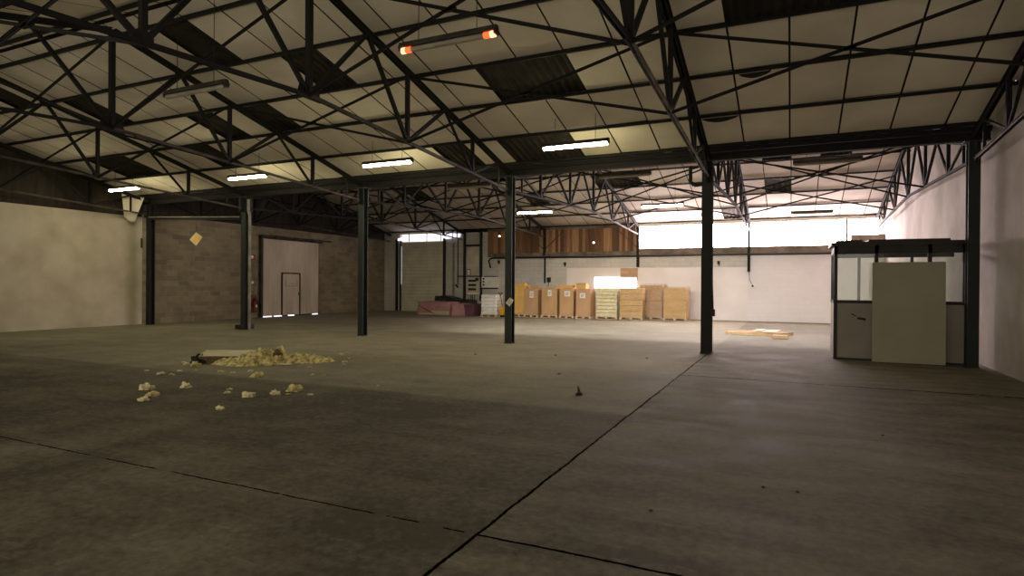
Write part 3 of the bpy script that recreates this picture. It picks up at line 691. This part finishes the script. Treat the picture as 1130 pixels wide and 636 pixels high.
# ------------------------------------------------------------------ goods along the far wall
def pallet(w, d, parent, hs=.13):
    mb = MB()
    for y in (.04, d/2, d-.04): mb.rng(0, w, y-.04, y+.04, 0, .02)
    for x in (.05, w/2, w-.05):
        for y in (.05, d/2, d-.05): mb.box((x, y, hs/2), (.1, .09, hs-.04))
    for k in range(5): mb.rng(0, w, d*k/5+.01, d*(k+1)/5-.03, hs-.03, hs)
    return mb.build('pallet', M['wood'], parent)
def gaylord(x0, x1, y, h, m, label, dpt=.85, paper=None, film=False, rows=0):
    """one tall carton on its pallet"""
    w = x1-x0; t = thing('pallet_box', (x0, y, 0), label, 'pallet box', 'goods on pallets along the far wall')
    pallet(w, dpt, t)
    if rows:
        for k in range(rows):
            z0 = .13+(h-.13)*k/rows; z1 = .13+(h-.13)*(k+1)/rows-.012; o = random.uniform(-.012, .012)
            MB().rng(.02+o, w-.02+o, .02-o, dpt-.02, z0, z1).build('carton_layer', m, t, bevel=.012)
    else:
        MB().rng(.02, w-.02, .02, dpt-.02, .13, h).build('carton', m, t, bevel=.012)
        mb = MB(); mb.box((w/2, .015, (h+.13)/2), (.012, .008, h-.13)); mb.rng(.0, w, .0, dpt, .2, .212); mb.rng(0, w, .0, dpt, h*.62, h*.62+.012); mb.build('strap', M['kraft2'] if m is M['kraft'] else M['kraft'], t)
    if paper is not None:
        px, pz, pw, ph = paper
        p = MB().rng(px-pw/2, px+pw/2, .004, .012, pz-ph/2, pz+ph/2).build('paper_label', M['paper'], t)
        mb = MB()
        for k in range(3): mb.rng(px-pw*.3, px+pw*(.3-.1*k), .0, .004, pz+ph*(.2-.2*k)-.012, pz+ph*(.2-.2*k)+.012)
        mb.build('print', M['print'], p)
    if film:
        mb = MB(); n = 10; vs = []
        g = .03
        for k in range(n+1):
            z = .1+(h+.04-.1)*k/n; gg = g+.012*math.sin(k*2.3)
            vs += [(-gg, -gg, z), (w+gg, -gg, z), (w+gg, dpt+gg, z), (-gg, dpt+gg, z)]
        fs = []
        for k in range(n):
            for i in range(4): fs.append((4*k+i, 4*k+(i+1) % 4, 4*k+4+(i+1) % 4, 4*k+4+i))
        fs.append(tuple(4*n+i for i in range(4)))
        mb.add(vs, fs); mb.build('wrap_film', M['film'], t)
    return t
YB = 27.6
gaylord(-13.0, -12.22, 27.9, 1.6, M['ochre'], 'tall ochre carton partly hidden by the post with the paper notice', rows=0)
gaylord(-12.2, -11.42, YB, 1.44, M['kraft2'], 'first labelled kraft pallet box right of the paper notice post', paper=(.42, 1.14, .22, .33))
gaylord(-11.27, -10.41, YB, 1.47, M['kraft'], 'second labelled kraft pallet box, paper near its right top corner', paper=(.46, 1.22, .2, .3))
gaylord(-10.32, -9.57, YB, 1.47, M['kraft'], 'third labelled kraft pallet box, directly left of the last labelled one', paper=(.42, 1.2, .3, .26))
gaylord(-9.48, -8.71, YB, 1.44, M['kraft2'], 'fourth and last labelled kraft pallet box, beside the pale sack stack', paper=(.36, 1.12, .28, .24))
gaylord(-8.58, -7.53, 28.0, 1.5, M['sacks'], 'stack of pale yellow sacks in clear film between kraft boxes', dpt=.95, film=True, rows=8)
gaylord(-7.42, -6.32, 28.0, 1.5, M['ochre2'], 'film-wrapped ochre carton stack right of the pale sacks', dpt=.7, film=True, rows=5)
gaylord(-6.64, -5.57, 28.85, 1.66, M['kraft'], 'taller wrapped carton stack peeking out behind two others', dpt=1.0, film=True, rows=2)
gaylord(-5.44, -4.38, 28.3, 1.53, M['ochre2'], 'last ochre carton block at the right end of the pallet row', dpt=.95, film=True)
# small cartons lying on or behind the row
def carton(x, y, z, s, m, label): tag(MB().box((x, y, z+s[2]/2), s).box((x, y, z+s[2]+.002), (s[0], .05, .006)).build('carton', m, bevel=.006), label, 'carton', 'loose cartons on the pallet boxes')
carton(-12.62, 28.3, 1.61, (.5, .4, .1), M['ochre'], 'flat ochre carton on top of the tall ochre carton by the post')
carton(-11.8, 28.15, 1.445, (.45, .4, .14), M['kraft2'], 'low brown carton on top of first labelled pallet box')
carton(-10.42, 28.9, 0, (.9, .5, 1.62), M['ochre'], 'ochre carton standing behind the third labelled pallet box')
carton(-9.55, 28.9, 0, (.5, .5, 1.72), M['ochre2'], 'ochre carton standing behind the last labelled pallet box')
# things left of the paper notice post
t = thing('sack_stack', (-14.25, 26.85, 0), 'neat stack of white sacks on a pallet below the white fuse box', 'sack stack')
pallet(.92, .8, t)
for k in range(6): MB().rng(.01+.01*(k % 2), .9-.01*(k % 2), .02, .78, .13+.165*k, .13+.165*k+.16).build('sack_layer', M['wsack'], t, bevel=.03)
t = thing('small_carton_stack', (-13.32, 27.72, 0), 'narrow pink brown carton on small pallet beside the white sacks', 'carton')
MB().rng(0, .33, 0, .4, .08, .78).build('carton', M['kraft2'], t, bevel=.008); MB().rng(0, .33, .03, .37, 0, .08).build('base', M['wood'], t)
t = thing('pallet_truck', (-13.14, 27.0, 0), 'yellow hand pallet truck mostly hidden by the paper notice post', 'pallet truck')
MB().rng(-.08, .16, -.05, .2, .1, .52).build('hydraulic_unit', M['yellow'], t, bevel=.02)
for x in (-.05, .13): MB().rng(x-.06, x+.06, .2, .55, .07, .13).build('fork', M['yellow'], t)
for x in (-.03, .11): MB().tube((x-.03, .06, .08), (x+.03, .06, .08), .08, 12).build('wheel', M['black'], t)
MB().path([(.04, .02, .5), (.04, -.2, 1.1), (-.08, -.22, 1.2), (.16, -.22, 1.2), (.04, -.2, 1.1)], .018, 8).build('handle', M['black'], t)
# paper notice on the post
t = thing('paper_notice', (-6.985, YV-.135, 1.14), 'tilted white paper notice stuck to the dark post before the pallets', 'notice')
mb = MB(); mb.prism([(-.13, -.03), (.0, .12), (.12, .05), (-.01, -.12)], 'Y', -.004, .004); p = mb.build('sheet', M['paper'], t)
mb = MB()
for k in range(3): mb.bar((-.07+.03*k, -.006, -.01-.02*k), (.0+.03*k, -.006, .06-.02*k), .003, .01)
mb.build('print', M['print'], p)
# tarpaulin covered heaps
def drape(name, x0, x1, y0, y1, h, m, parent, seed, sl=.12, fall=.0):
    mb = MB(); nx, ny, nz = 22, 10, 8; rnd = random.Random(seed); vs = []; idx = {}
    def pt(u, v, w):   # w: height fraction
        x = x0+(x1-x0)*u; y = y0+(y1-y0)*v
        off = .04*noise.noise(Vector((x*2.1, y*2.1+seed, w*2)))
        bul = sl*(1-w)
        return (x+(u-.5)*2*bul*.3+off, y-(.5-v)*2*bul*.5+off, h*w*(1+.10*noise.noise(Vector((x*1.3, y*1.3, seed))))-fall*u*w)
    def strip(pts):
        rows = []
        for w in [k/nz for k in range(nz+1)]:
            rows.append([pt(u, v, w) for u, v in pts])
        n = len(pts); base = [q for r in rows for q in r]
        mb.add(base, [(r*n+i, r*n+(i+1) % n, (r+1)*n+(i+1) % n, (r+1)*n+i) for r in range(nz) for i in range(n)])
    per = [(i/nx, 0) for i in range(nx)] + [(1, j/ny) for j in range(ny)] + [(1-i/nx, 1) for i in range(nx)] + [(0, 1-j/ny) for j in range(ny)]
    strip(per)
    top = [pt(i/nx, j/ny, 1) for j in range(ny+1) for i in range(nx+1)]
    mb.add(top, [(j*(nx+1)+i, j*(nx+1)+i+1, (j+1)*(nx+1)+i+1, (j+1)*(nx+1)+i) for j in range(ny) for i in range(nx)])
    o = mb.build(name, m, parent, smooth=False)
    bm = bmesh.new(); bm.from_mesh(o.data); bmesh.ops.remove_doubles(bm, verts=bm.verts, dist=.002); bmesh.ops.recalc_face_normals(bm, faces=bm.faces); bm.to_mesh(o.data); bm.free()
    for pp in o.data.polygons: pp.use_smooth = True
    return o
t = thing('covered_heap', (-17.1, 27.0, 0), 'low heap under a dusty pink tarp with a pale lime lower edge', 'covered heap')
drape('tarp', -1.0, .98, 0, 1.0, .68, M['pink'], t, 2)
MB().rng(-.1, .97, -.1, -.06, .03, .22).rng(-.85, -.1, -.085, -.055, .02, .1).build('lime_edge', M['lime'], t)
mb = MB()
for k in range(6): mb.bar((-.9+.1*k, -.095, .5-.05*k), (-.6+.14*k, -.10, .38-.06*k), .01, .03)
mb.build('fold', M['purple'], t)
t = thing('covered_heap', (-15.27, 27.0, 0), 'small heap under a pink and plum cover beside the white sacks', 'covered heap')
drape('tarp', -.64, -.02, 0, .9, .62, M['pink'], t, 5, .25); drape('cover', -.05, .55, .05, .9, .62, M['purple'], t, 6, .15)
t = thing('covered_heap', (-16.9, 28.3, 0), 'black tarp covered heap in front of the shutter behind the pink one', 'covered heap')
drape('tarp', -.95, 1.15, 0, .9, 1.0, M['blackt'], t, 9, .2, .25)

# ------------------------------------------------------------------ glazed booth at right
t = thing('glazed_booth', (.84, 15.22, 0), 'small booth with glazed upper half and grey panels at the right wall', 'booth')
BW, BD = 2.42, 1.15
MB().rng(.04, BW, 0, .05, .04, 1.27).build('front_panel', M['booth'], t)
MB().rng(0, .05, .04, BD, .04, 1.27).build('side_panel', M['booth_w'], t)
mb = MB()
for x in (.0, .78, 1.75, BW-.07): mb.rng(x, x+.07, -.01, .07, .0 if x < .1 else 1.27, 2.52)
mb.rng(0, BW, -.015, .07, 1.25, 1.32); mb.rng(0, BW, -.01, .07, 2.34, 2.52); mb.rng(.04, BW, -.01, .06, 0, .045)
for y in (.38, .74, BD-.06): mb.rng(.0, .06, y, y+.06, 1.25, 2.52)
mb.rng(-.01, .06, 0, BD, 1.25, 1.31); mb.rng(0, .06, 0, BD, 2.36, 2.52)
for x in (.0, .55, 1.6): mb.rng(x, x+.06, BD-.06, BD, 1.2, 2.52)
mb.rng(0, BW, BD-.06, BD, 2.3, 2.42)
mb.build('frame', M['booth_f'], t)
for a, b in ((.07, .78), (.85, 1.75), (1.82, BW-.07)): MB().rng(a, b, .025, .031, 1.32, 2.34).build('glass_pane', M['glass'], t)
for a, b in ((.07, .38), (.44, .74), (.8, BD-.06)): MB().rng(.025, .031, a, b, 1.31, 2.36).build('glass_pane', M['glass'], t)
MB().rng(-.06, BW+.02, -.06, BD+.05, 2.52, 2.6).build('roof_board', M['booth_f'], t)
mb = MB(); mb.bar((.34, -.008, 1.02), (.44, -.008, .97), .012, .02); mb.bar((.46, -.012, .93), (.62, -.012, .9), .012, .05); mb.build('handle', M['black'], t)
tag(MB().box((2.25, 15.6, 2.63), (1.5, .5, .05), .05).build('plank', M['booth_f']), 'dark plank lying on top of the booth roof', 'plank')
tag(MB().box((1.15, 15.5, 2.63), (.5, .3, .05), -.2).build('plank', M['booth_f']), 'short dark offcut lying on the left corner of booth roof', 'plank')
tag(MB().box((0, 0, 1.08), (1.3, .04, 2.12), mtx=Matrix.Rotation(-.03, 3, 'X')).build('leaning_board', M['board']), 'tall plain grey green board leaning against the booth front', 'board').location = (2.2, 14.93, 0)

# ------------------------------------------------------------------ floor litter
def rock(name, r, seed, m, flat=.6, amp=.45, sub=3, parent=None, freq=2.2, stretch=1.0):
    bm = bmesh.new(); bmesh.ops.create_icosphere(bm, subdivisions=sub, radius=1)
    for v in bm.verts:
        p = v.co.copy(); d = 1+amp*noise.noise(p*freq+Vector((seed*7.3, seed*3.1, 0)))+.22*noise.noise(p*freq*2.7+Vector((seed, 0, seed)))+.12*noise.noise(p*9+Vector((0, seed, 0)))
        v.co = Vector((p.x*d*r*stretch, p.y*d*r, max(-.15*r, p.z*d*r*flat)))
    mn = min(v.co.z for v in bm.verts)
    for v in bm.verts: v.co.z -= mn
    me = bpy.data.meshes.new(name); bm.to_mesh(me); bm.free(); me.materials.append(m)
    o = bpy.data.objects.new(name, me); COL.objects.link(o)
    if parent is not None: o.parent = parent
    return o
# the big torn insulation panel
t = thing('torn_insulation', (-9.75, 8.85, 0), 'large torn insulation panel with yellow wool bursting out, on the floor left', 'insulation panel', rz=yaw)
mb = MB(); nx, ny = 16, 8; vs = []
for lay in (0, 1):
    for j in range(ny+1):
        for i in range(nx+1):
            u, v = i/nx, j/ny; x = -1.1+1.15*u+.06*noise.noise(Vector((v*4, u, 1))); y = -.22+.32*v+.06*u
            z = (.15+.09*v+.02*noise.noise(Vector((u*3, v*3, 2)))) if lay else .0
            vs.append((x, y, z))
K = (nx+1)*(ny+1)
fs = [(K+j*(nx+1)+i, K+j*(nx+1)+i+1, K+(j+1)*(nx+1)+i+1, K+(j+1)*(nx+1)+i) for j in range(ny) for i in range(nx)]
mb.add(vs, fs); mb.k = 1
per = [i for i in range(nx+1)] + [j*(nx+1)+nx for j in range(1, ny+1)] + [ny*(nx+1)+i for i in range(nx-1, -1, -1)] + [j*(nx+1) for j in range(ny-1, 0, -1)]
for a, b in zip(per, per[1:]+per[:1]): mb.f.append((a, b, K+b, K+a)); mb.mi.append(1)
mb.build('facing_slab', [M['facing'], M['wool_d']], t)
mb = MB(); nx, ny = 72, 30; vs = []
def wool_h(x, y):
    h = 0
    for cx, cy, rx, ry, hh in ((-.45, -.24, .35, .2, .12), (.05, -.2, .5, .35, .22), (.3, .0, .35, .3, .27), (.75, .12, .5, .25, .17), (1.15, .25, .3, .15, .12), (-.15, -.42, .4, .18, .1)):
        d = ((x-cx)/rx)**2+((y-cy)/ry)**2
        if d < 1: h = max(h, hh*(1-d)**.55)
    if h > 0: h *= .9+.75*noise.noise(Vector((x*5, y*5, 3)))+.6*noise.noise(Vector((x*13, y*13, 5)))
    return h
for j in range(ny+1):
    for i in range(nx+1):
        x = -.95+2.5*i/nx; y = -.68+1.25*j/ny; vs.append((x, y, max(0.003, wool_h(x, y))))
q = [(j*(nx+1)+i, j*(nx+1)+i+1, (j+1)*(nx+1)+i+1, (j+1)*(nx+1)+i) for j in range(ny) for i in range(nx)]
mb.add(vs, [f for f in q if max(vs[k][2] for k in f) > .004]); mb.build('wool', M['wool'], t)
o = rock('dark_end', .17, 3, M['stub'], .9, parent=t); o.location = (-1.13, -.1, 0)
o = rock('upright_tuft', .09, 8, M['wool_d'], 1.4, parent=t); o.location = (.42, -.12, .14)
o = rock('loose_flap', .12, 11, M['facing'], .12, parent=t, stretch=1.6); o.location = (.62, -.33, .0)

bits = [  # x, y, radius, label (None = indistinguishable crumb)
 (-8.75, 5.86, .13, 'largest pale wool clump at far left of the floor litter'), (-8.19, 5.57, .10, 'olive yellow wool clump second nearest the left edge'), (-7.95, 5.28, .08, 'pale wool clump nearest the left edge of the floor litter'),
 (-8.39, 6.23, .10, 'tall pale wool tuft standing alone right of the leftmost clump'), (-6.7, 6.75, .14, 'largest round yellow wool clump in front of the torn panel'), (-6.94, 6.13, .10, 'forked pale wool scrap left of the round yellow clump'),
 (-6.75, 6.42, .085, 'low yellow wool lump between forked scrap and round clump'), (-6.58, 6.52, .05, None), (-6.28, 6.63, .06, None), (-6.56, 5.35, .065, 'lone pale scrap nearest the camera in the litter'),
 (-7.66, 6.42, .06, None), (-7.45, 6.2, .07, None), (-10.02, 6.96, .09, None), (-9.75, 6.98, .08, None), (-10.03, 7.33, .06, None), (-10.91, 8.31, .05, None), (-10.4, 7.92, .12, 'flat yellow wool scatter left of the dark end of torn panel'),
 (-10.75, 8.0, .09, None), (-11.02, 8.15, .07, None), (-9.3, 7.6, .09, None), (-9.01, 7.61, .07, None), (-8.92, 7.91, .07, None), (-8.3, 7.5, .12, 'dark speckled wool clump just in front of the torn panel'), (-7.62, 8.1, .05, None), (-7.44, 8.19, .05, None),
 (-8.3, 8.75, .06, None), (-9.2, 10.65, .09, None), (-8.29, 9.71, .08, None), (-8.55, 10.2, .07, None), (-8.98, 10.98, .04, None), (-9.9, 7.55, .05, None), (-8.05, 9.4, .05, None), (-10.6, 7.1, .05, None), (-5.9, 7.7, .03, None), (-7.0, 9.6, .035, None)]
for i, (x, y, r, l) in enumerate(bits):
    o = rock('insulation_scrap', r*(.6 if l else .5), i+20, M['wool'] if i % 3 == 1 else M['wool_w'], .95 if l else .55, amp=.7, sub=4, stretch=1.25, freq=1.7)
    o.location = (x, y, 0); o.rotation_euler = (0, 0, yaw+random.uniform(-.5, .5))
    tag(o, l or 'tiny pale crumb of insulation on the concrete around the torn panel', 'insulation scrap', 'scraps of insulation on the floor')
# flattened carton on the right
t = thing('flattened_carton', (-1.05, 21.9, 0), 'flattened brown carton lying on the floor right of the black post', 'carton', rz=-.35)
mb = MB(); vs = []; n = 12
for j in range(5):
    for i in range(n+1):
        u, v = i/n, j/4; vs.append((-.85+1.7*u+.1*v, -.6+1.2*v, .09+.04*noise.noise(Vector((u*4, v*3, 7)))))
nn = n+1; mb.add(vs, [(j*nn+i, j*nn+i+1, (j+1)*nn+i+1, (j+1)*nn+i) for j in range(4) for i in range(n)])
lo = [(x, y, 0) for x, y, z in vs]; o0 = len(mb.v); mb.v += lo
per = list(range(nn))+[j*nn+n for j in range(1, 5)]+[4*nn+i for i in range(n-1, -1, -1)]+[j*nn for j in range(3, 0, -1)]
for a, b in zip(per, per[1:]+per[:1]): mb.f.append((a, b, o0+b, o0+a)); mb.mi.append(0)
mb.build('sheet', M['card'], t)
mb = MB(); mb.add([(-.1, -.2, .13), (.25, -.25, .16), (.3, .0, .2), (-.05, .05, .17)], [(0, 1, 2, 3)]); mb.add([(.3, -.4, .13), (.8, -.5, .15), (.85, -.2, .21), (.35, -.1, .18)], [(0, 1, 2, 3)]); mb.build('torn_flap', M['facing'], t)
tag(MB().rng(-.55, -.1, 20.3, 20.8, 0, .1).build('carton', M['card'], bevel=.01), 'thin low carton piece at the right end of the flattened carton', 'carton')
# small dark stub in the middle of the floor
t = thing('dark_stub', (-2.82, 8.4, 0), 'small dark pointed stub alone in the middle of the floor', 'debris')
rock('foot', .05, 5, M['stub'], .7, parent=t); MB().tube((0, 0, .05), (-.015, .0, .13), .022, 8, .006).build('tip', M['stub'], t)
for i, (x, y) in enumerate([(-4.9, 12.9), (-2.9, 13.3), (-.2, 5.2), (.05, 5.2), (-6.6, 12.2), (.9, 7.6), (-3.8, 10.2), (-.9, 4.3)]):
    o = rock('floor_crumb', .03 if y > 10 else .014, i+70, M['stub'], .5, sub=2); o.location = (x, y, 0)
    tag(o, 'tiny dark crumb lying on the bare concrete floor', 'crumb', 'dark crumbs on the floor')

# ------------------------------------------------------------------ light
wd = bpy.data.worlds.new('world'); SC.world = wd; wd.use_nodes = True
bg = wd.node_tree.nodes['Background']; bg.inputs[0].default_value = (.95, .88, .72, 1); bg.inputs[1].default_value = .95
ld = bpy.data.lights.new('far_bay_fill', 'AREA'); ld.shape = 'RECTANGLE'; ld.size = 12; ld.size_y = .5; ld.energy = 215; ld.color = (1, .95, .93)  # added fill without a fixture, brightens the far bay
lo_ = bpy.data.objects.new('far_bay_fill', ld); COL.objects.link(lo_); lo_.location = (-4.6, 15.8, 4.1); lo_.rotation_euler = (math.radians(60), 0, 0); ld.spread = math.radians(84)
sd = bpy.data.lights.new('side_patch_spot', 'SPOT'); sd.energy = 130; sd.color = (.86, .8, 1); sd.spot_size = math.radians(36); sd.spot_blend = .9; sd.shadow_soft_size = .3  # added spot without a fixture, stands in for side daylight on the floor
so = bpy.data.objects.new('side_patch_spot', sd); COL.objects.link(so); so.location = (3.2, 20.6, 3.4)
so.rotation_euler = (Vector((.2, 18.9, 0))-so.location).to_track_quat('-Z', 'Y').to_euler()
SC.view_settings.view_transform = 'Standard'; SC.view_settings.look = 'None'; SC.view_settings.exposure = 0.7
cy = SC.cycles
cy.use_denoising = True; cy.max_bounces = 8; cy.diffuse_bounces = 5; cy.sample_clamp_indirect = 6; cy.transparent_max_bounces = 12
